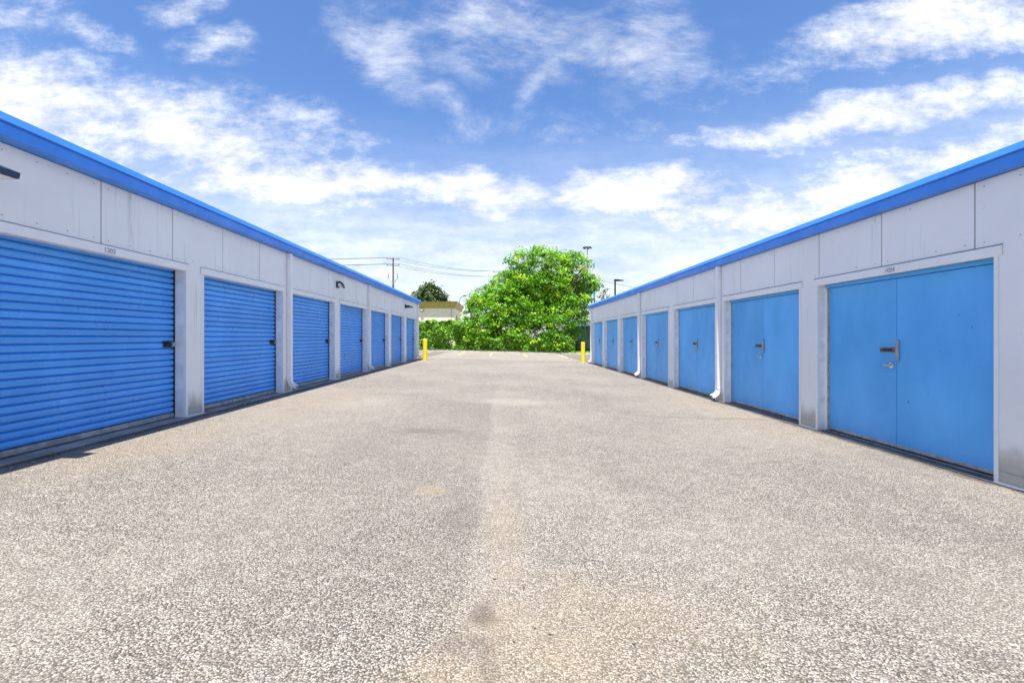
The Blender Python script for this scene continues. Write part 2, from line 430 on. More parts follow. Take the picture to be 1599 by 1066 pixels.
M['needle'] = leaf_mat('needle_green', 0.15)
M['teal'] = simple('teal_scrap', (0.02, 0.25, 0.30), 0.5)

# ------------------------------------------------------------------ mesh helpers
class MB:
    def __init__(s, mp=None):
        s.v = []; s.f = []; s.mp = mp or (lambda a, b, c: (a, b, c))
    def add(s, vs, fs):
        o = len(s.v)
        s.v += [s.mp(*p) for p in vs]
        s.f += [tuple(o + i for i in f) for f in fs]
    def box(s, x0, x1, y0, y1, z0, z1):
        s.add([(x0,y0,z0),(x1,y0,z0),(x1,y1,z0),(x0,y1,z0),(x0,y0,z1),(x1,y0,z1),(x1,y1,z1),(x0,y1,z1)],
              [(0,3,2,1),(4,5,6,7),(0,1,5,4),(1,2,6,5),(2,3,7,6),(3,0,4,7)])
    def prism(s, prof, y0, y1):
        # prof: (x, z) outline, extruded along the second axis
        n = len(prof)
        s.add([(x, y0, z) for x, z in prof] + [(x, y1, z) for x, z in prof],
              [tuple(range(n)), tuple(range(2*n-1, n-1, -1))] + [(i, (i+1) % n, n + (i+1) % n, n + i) for i in range(n)])
    def cells(s, ys, zs, fill, x0, x1):
        # plate in the y-z plane with cut-outs; only boundary edges get side faces
        ny, nz = len(ys), len(zs)
        idx = lambda i, j, k: (k * nz + j) * ny + i
        vs = [(x, y, z) for x in (x0, x1) for z in zs for y in ys]
        fs = []
        on = lambda i, j: 0 <= i < ny-1 and 0 <= j < nz-1 and fill[j][i]
        for j in range(nz-1):
            for i in range(ny-1):
                if not on(i, j): continue
                for k in (0, 1):
                    fs.append((idx(i,j,k), idx(i+1,j,k), idx(i+1,j+1,k), idx(i,j+1,k)))
                if not on(i-1, j): fs.append((idx(i,j,0), idx(i,j+1,0), idx(i,j+1,1), idx(i,j,1)))
                if not on(i+1, j): fs.append((idx(i+1,j,0), idx(i+1,j+1,0), idx(i+1,j+1,1), idx(i+1,j,1)))
                if not on(i, j-1): fs.append((idx(i,j,0), idx(i+1,j,0), idx(i+1,j,1), idx(i,j,1)))
                if not on(i, j+1): fs.append((idx(i,j+1,0), idx(i+1,j+1,0), idx(i+1,j+1,1), idx(i,j+1,1)))
        s.add(vs, fs)
    def tube(s, pts, rad, seg=8, cap=True):
        pts = [Vector(p) for p in pts]
        if not isinstance(rad, (list, tuple)): rad = [rad] * len(pts)
        rings = []
        up = Vector((0, 0, 1))
        for i, p in enumerate(pts):
            d = (pts[min(i+1, len(pts)-1)] - pts[max(i-1, 0)]).normalized()
            a = d.cross(up)
            if a.length < 1e-3: a = d.cross(Vector((0, 1, 0)))
            a.normalize(); b = d.cross(a).normalized()
            rings.append([tuple(p + (a * math.cos(2*math.pi*k/seg) + b * math.sin(2*math.pi*k/seg)) * rad[i]) for k in range(seg)])
        vs = [v for r in rings for v in r]
        fs = [(i*seg+k, i*seg+(k+1) % seg, (i+1)*seg+(k+1) % seg, (i+1)*seg+k) for i in range(len(pts)-1) for k in range(seg)]
        if cap: fs += [tuple(range(seg-1, -1, -1)), tuple(range((len(pts)-1)*seg, len(pts)*seg))]
        s.add(vs, fs)
    def mesh(s, name, mat, origin=(0,0,0), smooth=False, weld=True):
        me = bpy.data.meshes.new(name)
        o = origin
        me.from_pydata([(a-o[0], b-o[1], c-o[2]) for a, b, c in s.v], [], s.f)
        bm = bmesh.new(); bm.from_mesh(me)
        if weld: bmesh.ops.remove_doubles(bm, verts=bm.verts, dist=1e-5)
        loose = [v for v in bm.verts if not v.link_faces]
        bmesh.ops.delete(bm, geom=loose, context='VERTS')
        bmesh.ops.recalc_face_normals(bm, faces=bm.faces)
        bm.to_mesh(me); bm.free()
        me.materials.append(mat)
        if smooth:
            me.polygons.foreach_set('use_smooth', [True] * len(me.polygons))
        return me
    def build(s, name, mat, parent=None, origin=(0,0,0), smooth=False, bevel=0.0, weld=True):
        me = s.mesh(name, mat, origin, smooth, weld)
        o = bpy.data.objects.new(name, me); col.objects.link(o)
        if parent is not None: o.parent = parent
        else: o.location = origin
        if bevel:
            md = o.modifiers.new('bevel', 'BEVEL'); md.width = bevel; md.segments = 2
            md.limit_method = 'ANGLE'; md.angle_limit = R(40)
        return o
def tag(o, label=None, cat=None, group=None, kind=None):
    if label: o['label'] = label
    if cat: o['category'] = cat
    if group: o['group'] = group
    if kind: o['kind'] = kind
    return o
def empty(name, loc, label=None, cat=None, group=None):
    o = bpy.data.objects.new(name, None); col.objects.link(o)
    o.location = loc; o.empty_display_size = 0.3
    return tag(o, label, cat, group)
def at(x, y, Y):      # photo pixel at distance Y -> world point
    return Vector(((x - VX) / F * Y, Y, CZ + (VY - y) / F * Y))

XL, XR = -4.75, 4.93            # wall faces
ZL, ZR = 0.0, -0.254            # ground at the two walls
def gz(x):
    if x <= XL: return ZL
    if x >= XR: return ZR
    return ZL + (ZR - ZL) * (x - XL) / (XR - XL)

# ------------------------------------------------------------------ setting: ground, lot, aprons, kerb
def strip_sheet(name, xs, y0, y1, dz, mat, ny=1):
    mb = MB()
    ysl = [y0 + (y1 - y0) * i / ny for i in range(ny + 1)]
    vs = [(x, y, gz(x) + dz) for y in ysl for x in xs]
    n = len(xs)
    fs = [(j*n+i, j*n+i+1, (j+1)*n+i+1, (j+1)*n+i) for j in range(ny) for i in range(n-1)]
    mb.add(vs, fs)
    return tag(mb.build(name, mat), kind='structure')
KY = 39.5
strip_sheet('ground', [-1500, -60, XL, XR, 60, 1500], -300, 2500, -0.03, M['ground'])
strip_sheet('parking_lot', [-40, XL, XR, 40], -14, KY + 0.05, 0.0, M['asphalt'])
strip_sheet('grass_verge', [-40, XL, XR, 40], KY + 0.18, KY + 9.0, 0.07, M['grass'])
mb = MB()
for x0, x1 in ((-40, XL), (XL, XR), (XR, 40)):
    a, b_ = gz(x0), gz(x1)
    mb.add([(x0,KY,a-0.02),(x1,KY,b_-0.02),(x1,KY+0.2,b_-0.02),(x0,KY+0.2,a-0.02),(x0,KY+0.02,a+0.13),(x1,KY+0.02,b_+0.13),(x1,KY+0.2,b_+0.13),(x0,KY+0.2,a+0.13)],
           [(4,5,6,7),(0,1,5,4),(2,3,7,6)])
tag(mb.build('kerb', M['kerb']), kind='structure')
# stall lines
for (xa, ya, xb, yb) in ((672, 549.5, 655, 555), (721.5, 551.6, 711.0, 558.5), (767.6, 552, 765.0, 558.6), (817, 552, 819.6, 558.6), (867, 552.4, 874.5, 559.0)):
    def gpt(x, y):
        Y = 40.0
        for _ in range(6):
            X = (x - VX) / F * Y; Y = (CZ - gz(X)) * F / (y - VY)
        return X, Y
    (X0, _), (X1, Y1) = gpt(xa, ya), gpt(xb, yb)
    Xm = X0; 
    mb = MB()
    ye = min(Y1, 33.8); ye = max(ye, 33.4)
    mb.add([(Xm-0.055, ye, gz(Xm-0.055)+0.004), (Xm+0.055, ye, gz(Xm+0.055)+0.004), (Xm+0.055, KY-0.25, gz(Xm+0.055)+0.004), (Xm-0.055, KY-0.25, gz(Xm-0.055)+0.004)], [(0,1,2,3)])
    tag(mb.build('parking_line', M['line']), kind='structure')
# aprons: narrow concrete strips under the doors
for nm, sgn, X0, Z0, wd in (('concrete_apron', 1, XL, ZL, 0.06), ('concrete_apron', -1, XR, ZR, 0.03)):
    k = 0
    s0 = -3.9
    while s0 < 25.4:
        s1 = min(s0 + 3.045 * 2, 25.5)
        mb = MB()
        # slightly wavering outer edge
        n = 24
        outer = [(X0 + sgn * (wd + random.uniform(-0.010, 0.012)), s0 + (s1 - s0) * i / n) for i in range(n + 1)]
        vs = [(X0 - sgn * 0.45, s0 + 0.006, Z0 + 0.016), (X0 - sgn * 0.45, s1 - 0.006, Z0 + 0.016)]
        top = [(x, min(max(y, s0 + 0.006), s1 - 0.006), Z0 + 0.014) for x, y in outer]
        bot = [(x, y, Z0 - 0.05) for x, y, z in top]
        fs = [(0,) + tuple(range(2, 3 + n)) + (1,)] + [(2+i, 3+i, 3+n+1+i, 2+n+1+i) for i in range(n)]
        mb.add(vs + top + bot, fs)
        tag(mb.build(nm, M['concrete' if sgn > 0 else 'dirty_concrete']), kind='structure')
        s0 = s1

# ------------------------------------------------------------------ storage buildings
PITCH = 3.045
def storage_building(side):
    left = side == 'L'
    X0, Z0 = (XL, ZL) if left else (XR, ZR)
    sg = 1 if left else -1
    mp = lambda n, s, z: (X0 + sg * n, s, Z0 + z)
    S0, S1 = -3.9, (25.43 if left else 25.70)
    root = empty('storage_building', (X0, 10.0, Z0),
        'long white storage building with blue roller doors on the left of the lane' if left else
        'long white storage building with blue double swing doors on the right of the lane', 'building')
    O = tuple(root.location)
    ZT = 3.056 if left else 3.077         # soffit
    ZO = 2.206 if left else 2.276         # opening height
    OW = 2.635 if left else 2.600         # opening width
    FAR = 6.885 if left else 7.220        # far jamb of the first opening
    REC = 0.185 if left else 0.125
    EAVE = 0.17 if left else 0.114
    opens = [(FAR + PITCH * k - OW, FAR + PITCH * k) for k in range(-1, 7)]
    # structural wall behind the cladding: piers and lintel
    mb = MB(mp)
    ys = [S0]
    for a, b in opens: ys += [a + 0.004, b - 0.004]
    ys.append(S1 - 0.01)
    fill = [[(i % 2 == 0) for i in range(len(ys)-1)], [True] * (len(ys)-1)]
    mb.cells(ys, [0.0, ZO + 0.004, ZT - 0.004], fill, -0.34, -0.031)
    mb.build('wall_core', M['frame'], root, O)
    # closed shell behind (side, back and roof deck)
    mb = MB(mp); mb.box(-9.0, -0.342, S0, S1 - 0.012, 0.0, ZT - 0.002)
    mb.build('building_shell', M['wall'], root, O)
    mb = MB(mp); mb.prism([(EAVE - 0.04, ZT + 0.19), (-9.05, ZT + 0.34), (-9.05, ZT + 0.002), (EAVE - 0.04, ZT + 0.07)], S0 - 0.1, S1 + 0.14)
    mb.build('roof', M['roof'], root, O)
    # cladding panels, one by one
    jo = 5.438 if left else 4.816
    PW = 1.1765 if left else 1.187
    joints = [S0]; scr = MB(mp)
    k = -8
    while True:
        j = jo + PW * k; k += 1
        if j <= S0 + 0.1: continue
        if j >= S1 - 0.12: break
        joints.append(j)
    joints.append(S1)
    for a, b in zip(joints[:-1], joints[1:]):
        if a > S0 + 0.1:
            zlo = 0.03 if not any(o[0] - 0.02 < a < o[1] + 0.02 for o in opens) else ZO + 0.105
            mb = MB(mp); mb.box(-0.0305, -0.012, a - 0.0075, a + 0.0075, zlo, ZT - 0.008)
            mb.build('joint_strip', M['joint'], root, O)
        a += 0.008; b -= 0.008
        cut = sorted({a, b} | {v for o in opens for v in o if a + 0.01 < v < b - 0.01})
        low = [not any(o[0] - 0.01 < (p + q) / 2 < o[1] + 0.01 for o in opens) for p, q in zip(cut[:-1], cut[1:])]
        mb = MB(mp); pr = random.uniform(-0.0012, 0.0012)
        mb.cells(cut, [0.03, ZO, ZT - 0.006], [low, [True] * len(low)], -0.030, pr)
        mb.build('wall_panel', M['wall'], root, O)
        for q in range(4):
            sq = a + 0.09 + (b - a - 0.18) * q / 3
            for zq in (ZT - 0.07, ZO + 0.16):
                if random.random() < 0.8:
                    scr.box(0.0018, 0.0045, sq - 0.0055, sq + 0.0055, zq - 0.0055, zq + 0.0055)
    tag(scr.build('screws', M['dull_steel'], root, O), kind='stuff')
    # piers: base flashing, corner trims
    edges = [S0] + [v for o in opens for v in o] + [S1]
    for i in range(0, len(edges), 2):
        a, b = edges[i], edges[i+1]
        if b - a < 0.05: continue
        mb = MB(mp)
        mb.prism([(0.004, 0.028), (0.016, 0.020), (0.016, 0.002), (-0.028, 0.002), (-0.028, 0.028)], a + 0.002, b - 0.002)
        mb.build('base_flashing', M['trim'], root, O)
        mb = MB(mp); mb.box(0.0022, 0.0045, a + 0.05, b - 0.05, 0.135, 0.141)
        mb.build('base_seam', M['dull_steel'], root, O)
    for (a, b) in opens:
        for e, d in ((a, -1), (b, 1)):
            # angle trim wrapped on the opening's edge
            mb = MB(mp)
            e0, e1 = sorted((e + d * 0.040, e - d * 0.003))
            mb.box(0.0025, 0.007, e0, e1, 0.03, ZO - 0.002)
            mb.box(-0.05, 0.0024, *sorted((e - d * 0.0005, e - d * 0.003)), 0.03, ZO - 0.002)
            mb.build('jamb_trim', M['trim'], root, O)
        # header with drip fold and screws
        mb = MB(mp)
        h0, h1 = a - 0.075, b + 0.075
        mb.prism([(0.0075, ZO + 0.100), (0.017, ZO + 0.092), (0.019, ZO + 0.002), (0.010, ZO - 0.008), (-0.028, ZO - 0.008), (-0.028, ZO - 0.001), (0.0075, ZO - 0.0008)], h0, h1)
        q = h0 + 0.08
        while q < h1:
            mb.box(0.0165, 0.0205, q - 0.006, q + 0.006, ZO + 0.078, ZO + 0.089); q += 0.302
        mb.build('header_trim', M['trim'], root, O)
        mb = MB(mp); mb.box(0.0015, 0.0085, h0, h1, ZO + 0.1004, ZO + (0.105 if left else 0.108))
        mb.build('sealant_bead', M['joint'], root, O)
    # fascia: lower board, upper roof edge, in lengths
    s0 = S0 - 0.12; L = 4.87
    first = (5.97 - L * 2) if not left else (4.2 - L * 2)
    cuts = [S0 - 0.12] + [first + L * i for i in range(0, 12) if S0 < first + L * i < S1 - 0.5] + [S1 + 0.16]
    for a, b in zip(cuts[:-1], cuts[1:]):
        mb = MB(mp)
        mb.prism([(-0.028, ZT), (EAVE, ZT), (EAVE, ZT + 0.128), (EAVE - 0.012, ZT + 0.128), (EAVE - 0.012, ZT + 0.012), (-0.028, ZT + 0.012)], a + 0.001, b - 0.001)
        mb.build('fascia_board', M['blue_fascia'], root, O)
        mb = MB(mp)
        mb.prism([(EAVE + 0.003, ZT + 0.116), (EAVE + 0.022, ZT + 0.126), (EAVE + 0.022, ZT + 0.134), (EAVE - 0.02, ZT + 0.222 if left else ZT + 0.215), (-0.4, ZT + 0.235), (-0.4, ZT + 0.2), (EAVE - 0.03, ZT + 0.19), (EAVE - 0.01, ZT + 0.136), (EAVE + 0.003, ZT + 0.130)], a + 0.001, b - 0.001)
        mb.build('roof_edge_trim', M['blue_edge'], root, O)
        if b < S1:
            mb = MB(mp)
            mb.box(EAVE + 0.0005, EAVE + 0.0025, b - 0.035, b + 0.035, ZT + 0.001, ZT + 0.114)
            mb.build('lap_plate', M['blue_fascia'], root, O)
    # downspouts
    dsp = (10.14, 16.18, 25.36) if left else (10.46, 16.58, 25.62)
    for c in dsp:
        mb = MB(mp)
        hw = 0.052
        path = [(0.050, ZT - 0.004), (0.050, 0.30), (0.058, 0.235), (0.085, 0.185), (0.13, 0.150), (0.20, 0.118)]
        prev = None; vs = []; fs = []
        for i, (n_, z_) in enumerate(path):
            d = Vector((path[min(i+1, 5)][0] - path[max(i-1, 0)][0], path[min(i+1, 5)][1] - path[max(i-1, 0)][1])).normalized()
            nx, nz = -d.y, d.x       # normal pointing out of the wall
            t_ = 0.042
            for (sn, ss) in ((-1, -1), (1, -1), (1, 1), (-1, 1)):
                vs.append((n_ + nx * t_ * sn, c + hw * ss, z_ + nz * t_ * sn))
        for i in range(5):
            for q in range(4):
                fs.append((i*4+q, i*4+(q+1) % 4, (i+1)*4+(q+1) % 4, (i+1)*4+q))
        fs.append((0, 1, 2, 3))
        mb.add(vs, fs)
        ds = mb.build('downspout', M['trim'], root, O, bevel=0.006)
        mb = MB(mp); mb.box(0.004, 0.096, c - hw - 0.004, c + hw + 0.004, 0.29, 0.34)
        mb.box(0.004, 0.096, c - hw - 0.003, c + hw + 0.003, 1.08, 1.10)
        mb.build('strap', M['trim'], ds, O)
        mb = MB(mp); mb.box(0.135, 0.185, c - hw + 0.012, c + hw - 0.012, 0.116, 0.136)
        mb.build('outlet', M['dark'], ds, O)
    # doors
    if left:
        SP = 0.0867
        prof = [(-0.024, 0.0), (-0.024, 0.0095), (0.005, 0.0115), (0.0125, 0.018), (0.0165, 0.036), (0.0165, 0.056), (0.0115, 0.074), (0.002, 0.0820), (-0.024, 0.0830), (-0.024, SP)]
        sm = MB(lambda n, s, z: (sg * n, s, z))
        hw = OW / 2 - 0.012
        n = len(prof)
        sm.add([(p, -hw, z) for p, z in prof] + [(p, hw, z) for p, z in prof], [(i, i+1, n+i+1, n+i) for i in range(n-1)])
        slat_mesh = sm.mesh('slat', M['blue_slat'])
        for k, (a, b) in enumerate(opens):
            c = (a + b) / 2
            door = empty('roller_door', (0, 0, 0)); door.parent = root
            door.location = (sg * -REC, c - O[1], 0)
            DO = tuple(Vector(O) + door.location)
            nsl = 25
            zb = 0.090
            for i in range(nsl):
                so = bpy.data.objects.new('slat', slat_mesh); col.objects.link(so)
                so.parent = door; so.location = (random.uniform(-0.0008, 0.0008), 0, zb + SP * i)
            mb = MB(mp); mb.box(-REC - 0.004, -REC + 0.024, a + 0.012, b - 0.012, 0.032, zb)
            mb.box(-REC + 0.0241, -REC + 0.036, a + 0.02, b - 0.02, 0.030, 0.042)
            bb = mb.build('bottom_bar', M['galv'], door, DO)
            mb = MB(mp); mb.box(-REC - 0.07, -REC - 0.04, a, b, 0.0165, zb + SP * nsl)
            mb.build('light_leak_block', M['dark'], door, DO)  # dark box added behind the slats to stop light leaking through
            for e, d in ((a, 1), (b, -1)):
                mb = MB(mp)
                mb.box(-REC - 0.03, -REC + 0.030, *sorted((e + d * 0.001, e + d * 0.020)), 0.018, ZO - 0.002)
                mb.build('guide_rail', M['dark'], door, DO)
            # hasp and round padlock near the far jamb
            zl = 1.105
            mb = MB(mp)
            mb.box(-REC + 0.0175, -REC + 0.027, b - 0.235, b - 0.065, zl - 0.045, zl + 0.05)
            mb.box(-REC + 0.0272, -REC + 0.046, b - 0.20, b - 0.035, zl - 0.012, zl + 0.018)
            mb.box(-REC + 0.0272, -REC + 0.055, b - 0.16, b - 0.13, zl + 0.019, zl + 0.042)
            mb.build('latch', M['black_metal'], door, DO, bevel=0.004)
            mb = MB(mp)
            mb.tube([(-REC + 0.047, b - 0.085, zl), (-REC + 0.075, b - 0.085, zl)], [0.036, 0.034], 14)
            mb.tube([(-REC + 0.076, b - 0.085, zl), (-REC + 0.080, b - 0.085, zl)], [0.014, 0.012], 10)
            mb.build('padlock', M['chrome'], door, DO)
    else:
        for k, (a, b) in enumerate(opens):
            c = (a + b) / 2
            # white steel frame set into the opening
            mb = MB(mp)
            fw = 0.042
            for e, d in ((a, 1), (b, -1)):
                mb.box(-REC - 0.05, -REC + 0.012, *sorted((e - d * 0.001, e + d * fw)), 0.0165, ZO - 0.003)
            mb.build('door_frame', M['trim'], root, O)
            mb = MB(mp); mb.box(-REC - 0.05, -REC + 0.035, a + fw + 0.001, b - fw - 0.001, ZO - 0.052, ZO - 0.003)
            mb.build('door_head', M['blue_door'], root, O)
            mb = MB(mp); mb.box(-REC - 0.06, -REC + 0.03, a + fw + 0.001, b - fw - 0.001, 0.0165, 0.030)
            mb.build('threshold', M['dull_steel'], root, O)
            mb = MB(mp); mb.box(-REC - 0.12, -REC - 0.055, a, b, 0.017, ZO - 0.004)
            mb.build('door_stop', M['dark'], root, O)
            for (l0, l1, act) in ((a + fw + 0.004, c - 0.004, False), (c + 0.003, b - fw - 0.004, True)):
                mb = MB(mp)
                ext = 0.0 if act else 0.0
                mb.box(-REC - 0.045, -REC - 0.001 - ext, l0, l1, 0.060, ZO - 0.058)
                leaf = mb.build('door_leaf', M['blue_door'], root, O, bevel=0.003)
                mb = MB(mp); mb.box(-REC - 0.040, -REC + 0.004, l0 + 0.001, l1 - 0.001, 0.048, 0.086)
                q = l0 + 0.06
                while q < l1 - 0.03:
                    mb.box(-REC + 0.0042, -REC + 0.007, q - 0.005, q + 0.005, 0.062, 0.072); q += 0.17
                mb.build('bottom_strip', M['galv'], leaf, O)
                # screwed hinge strip on the jamb side
                h0, h1 = (l1 - 0.045, l1 - 0.002) if act else (l0 + 0.002, l0 + 0.045)
                mb = MB(mp); mb.box(-REC - 0.0005, -REC + 0.004, h0, h1, 0.09, ZO - 0.062)
                zz = 0.2
                while zz < ZO - 0.1:
                    mb.box(-REC + 0.0042, -REC + 0.007, (h0+h1)/2 - 0.006, (h0+h1)/2 + 0.006, zz, zz + 0.012); zz += 0.21
                mb.build('hinge_strip', M['dull_steel'], leaf, O)
                if act:
                    zh = 1.297; f0 = -REC
                    mb = MB(mp)
                    mb.box(f0 + 0.0002, f0 + 0.014, c + 0.006, c + 0.25, zh - 0.030, zh + 0.030)
                    mb.build('hasp', M['bronze'], leaf, O, bevel=0.004)
                    mb = MB(mp)
                    mb.box(f0 + 0.0142, f0 + 0.026, c + 0.06, c + 0.12, zh - 0.012, zh + 0.014)
                    mb.box(f0 + 0.0142, f0 + 0.022, c + 0.15, c + 0.20, zh - 0.014, zh + 0.014)
                    mb.build('staple', M['black_metal'], leaf, O)
                    zk = 1.10
                    mb = MB(mp)
                    mb.tube([(f0, c + 0.075, zk), (f0 + 0.012, c + 0.075, zk), (f0 + 0.016, c + 0.075, zk)], [0.042, 0.042, 0.030], 18)
                    mb.tube([(f0 + 0.0162, c + 0.075, zk), (f0 + 0.055, c + 0.075, zk)], 0.015, 10)
                    mb.tube([(f0 + 0.056, c + 0.062, zk), (f0 + 0.060, c + 0.12, zk), (f0 + 0.058, c + 0.19, zk - 0.004)], [0.013, 0.010, 0.008], 8)
                    mb.build('lever_handle', M['chrome'], leaf, O, smooth=True)
                else:
                    zh = 1.297
                    mb = MB(mp); mb.box(-REC + 0.0002, -REC + 0.020, c - 0.048, c + 0.002, zh - 0.135, zh + 0.125)
                    mb.build('astragal', M['dull_steel'], leaf, O, bevel=0.006)
    # unit numbers on the headers
    def number(txt, s, zc, h):
        cu = bpy.data.curves.new('t', 'FONT'); cu.body = txt; cu.size = h; cu.align_x = 'CENTER'; cu.extrude = 0.0012; cu.offset = 0.002
        tmp = bpy.data.objects.new('t', cu); col.objects.link(tmp)
        dg = bpy.context.evaluated_depsgraph_get()
        me = bpy.data.meshes.new_from_object(tmp.evaluated_get(dg))
        bpy.data.objects.remove(tmp)
        me.materials.clear(); me.materials.append(M['num'])
        o = bpy.data.objects.new('unit_number', me); col.objects.link(o)
        o.parent = root
        o.location = (sg * 0.0215, s - O[1], zc)
        o.rotation_euler = (R(90), 0, R(90) if left else R(-90))
        mb = MB(mp); mb.box(0.0188, 0.0200, s - h * 1.45, s + h * 1.45, zc - h * 0.18, zc + h * 0.92)
        p = mb.build('number_plate', M['trim'], root, O)
    if left: number('1303', 5.535, ZO + 0.012, 0.085)
    else: number('1024', 5.85, ZO + 0.016, 0.075)
    return root
M['num'] = simple('grey_number_print', (0.36, 0.38, 0.42), 0.5)
bl = storage_building('L')
br = storage_building('R')

# ------------------------------------------------------------------ wall lights
def wedge_light(s, label):
    z0 = 2.64
    root = empty('wall_light', (XL, s, z0), label, 'light', 'wall lights on the roller door building')
    O = tuple(root.location)
    mp = lambda n, y, z: (XL + n, s + y, z0 + z)
    mb = MB(mp); mb.box(0.002, 0.03, -0.10, 0.10, -0.02, 0.17)
    mb.build('back_plate', M['black_metal'], root, O, bevel=0.004)
    mb = MB(mp); mb.prism([(0.031, 0.0), (0.36, 0.0), (0.37, 0.055), (0.20, 0.125), (0.031, 0.135)], -0.10, 0.10)
    mb.build('housing', M['navy_metal'], root, O, bevel=0.005)
    mb = MB(mp); mb.box(0.10, 0.34, -0.08, 0.08, -0.012, -0.001)
    mb.build('lens', M['lens'], root, O)
    mb = MB(mp); mb.box(0.05, 0.355, -0.106, -0.101, 0.004, 0.016)
    mb.build('gasket', M['dull_steel'], root, O)
wedge_light(4.08, 'dark blue wedge wall light above the nearest roller door')
wedge_light(22.3, 'small black wedge wall light near the far end of the roller door building')
root = empty('wall_light', (XL, 13.15, 2.70), 'black rounded wall floodlight above the pier between the third and fourth roller doors', 'light', 'wall lights on the roller door building')
O = tuple(root.location)
mp = lambda n, y, z: (XL + n, 13.15 + y, 2.70 + z)
mb = MB(mp); mb.box(0.002, 0.045, -0.085, 0.085, -0.075, 0.10)
mb.build('back_plate', M['black_metal'], root, O, bevel=0.01)
mb = MB(mp)
prof = [(0.046, 0.10), (0.10, 0.108), (0.15, 0.07), (0.185, 0.0), (0.21, -0.085), (0.195, -0.09), (0.165, -0.01), (0.12, 0.055), (0.046, 0.06)]
mb.prism(prof, -0.08, 0.08); mb.build('hood', M['black_metal'], root, O, bevel=0.004)
mb = MB(mp)
mb.prism([(0.046, 0.055), (0.118, 0.050), (0.160, -0.012), (0.186, -0.086), (0.11, -0.075), (0.046, -0.03)], -0.062, 0.062)
mb.build('lens', M['lens'], root, O, bevel=0.004)

# ------------------------------------------------------------------ bollards
def bollard(X, Y, h, r, label):
    z = gz(X)
    root = empty('bollard', (X, Y, z), label, 'bollard', 'yellow bollards at the end of the lane')
    O = tuple(root.location)
    mb = MB(); mb.tube([(X, Y, z - 0.05), (X, Y, z + h - 0.03), (X, Y, z + h - 0.01), (X, Y, z + h)], [r, r, r * 0.93, r * 0.6], 20)
    mb.build('post', M['yellow'], root, O, smooth=False)
    mb = MB(); mb.tube([(X, Y, z - 0.02), (X, Y, z + 0.012)], [r * 1.5, r * 1.42], 20)
    mb.build('footing', M['concrete'], root, O)
bollard(-4.13, 24.3, 1.15, 0.118, 'yellow steel bollard at the far corner of the roller door building')
bollard(4.62, 26.7, 1.19, 0.118, 'yellow steel bollard at the far corner of the swing door building')

# ------------------------------------------------------------------ foliage
def leaf_mesh(name, C, N, size, colr, mat, elong=1.7):
    n = len(C)
    N = N / np.linalg.norm(N, axis=1, keepdims=True)
    r = rng.normal(size=(n, 3)); u = np.cross(N, r); u /= np.linalg.norm(u, axis=1, keepdims=True) + 1e-9
    v = np.cross(N, u)
    size = size[:, None]
    V = np.empty((n, 4, 3))
    V[:, 0] = C - u * size * elong * 0.5
    V[:, 1] = C + v * size * 0.5 + N * size * 0.12
    V[:, 2] = C + u * size * elong * 0.5
    V[:, 3] = C - v * size * 0.5 + N * size * 0.12
    me = bpy.data.meshes.new(name)
    me.vertices.add(n * 4); me.vertices.foreach_set('co', V.reshape(-1).astype(np.float32))
    me.loops.add(n * 4); me.loops.foreach_set('vertex_index', np.arange(n * 4, dtype=np.int32))
    me.polygons.add(n); me.polygons.foreach_set('loop_start', np.arange(n, dtype=np.int32) * 4)
    me.update(calc_edges=True)
    at_ = me.attributes.new('leafcol', 'FLOAT_COLOR', 'POINT')
    cc = np.ones((n, 4, 4), np.float32); cc[:, :, :3] = colr[:, None, :]
    at_.data.foreach_set('color', cc.reshape(-1))
    me.materials.append(mat)
    return me
def link_mesh(name, me, parent=None, loc=(0, 0, 0)):
    o = bpy.data.objects.new(name, me); col.objects.link(o)
    if parent: o.parent = parent
    o.location = loc
    return o
GREENS = np.array([(0.080, 0.230, 0.014), (0.165, 0.400, 0.018), (0.270, 0.540, 0.024), (0.460, 0.660, 0.045), (0.095, 0.310, 0.020)])
def clumps(lobes, per_m2, clump_r, leaves, size, cols, wts, origin, flat=0.55, shell=0.75):
    """lobes: (center, (rx,ry,rz)); clumps are spread on and below the lobe surface; each clump is a tuft of leaves."""
    Cs, Ns, Ss, Ks = [], [], [], []
    for c, r in lobes:
        c = np.array(c, float); r = np.array(r, float)
        area = 4 * math.pi * ((r[0]*r[1])**1.6/3 + (r[0]*r[2])**1.6/3 + (r[1]*r[2])**1.6/3) ** (1/1.6)
        k = max(3, int(area * per_m2))
        d = rng.normal(size=(k, 3)); d /= np.linalg.norm(d, axis=1, keepdims=True)
        rad = shell + (1.06 - shell) * rng.random(k) ** 0.6
        P = c + d * r * rad[:, None]
        # patchy: drop clumps in holes
        keep = rng.random(k) < 0.80
        P, d = P[keep], d[keep]
        for p, dd in zip(P, d):
            m = int(leaves * rng.uniform(0.55, 1.3))
            q = rng.normal(size=(m, 3)) * clump_r * np.array([1, 1, flat]) * rng.uniform(0.6, 1.2)
            base = cols[rng.choice(len(cols), p=wts)]
            Cs.append(p + q)
            Ns.append(dd * 0.55 + np.array([0, 0, 0.55]) + rng.normal(size=(m, 3)) * 0.55)
            Ss.append(rng.uniform(0.6, 1.25, m) * size)
            Ks.append(base * rng.uniform(0.75, 1.25, (m, 1)) * np.array([rng.uniform(0.85, 1.15), 1, rng.uniform(0.8, 1.2)]))
    return np.concatenate(Cs) - np.array(origin), np.concatenate(Ns), np.concatenate(Ss), np.concatenate(Ks)
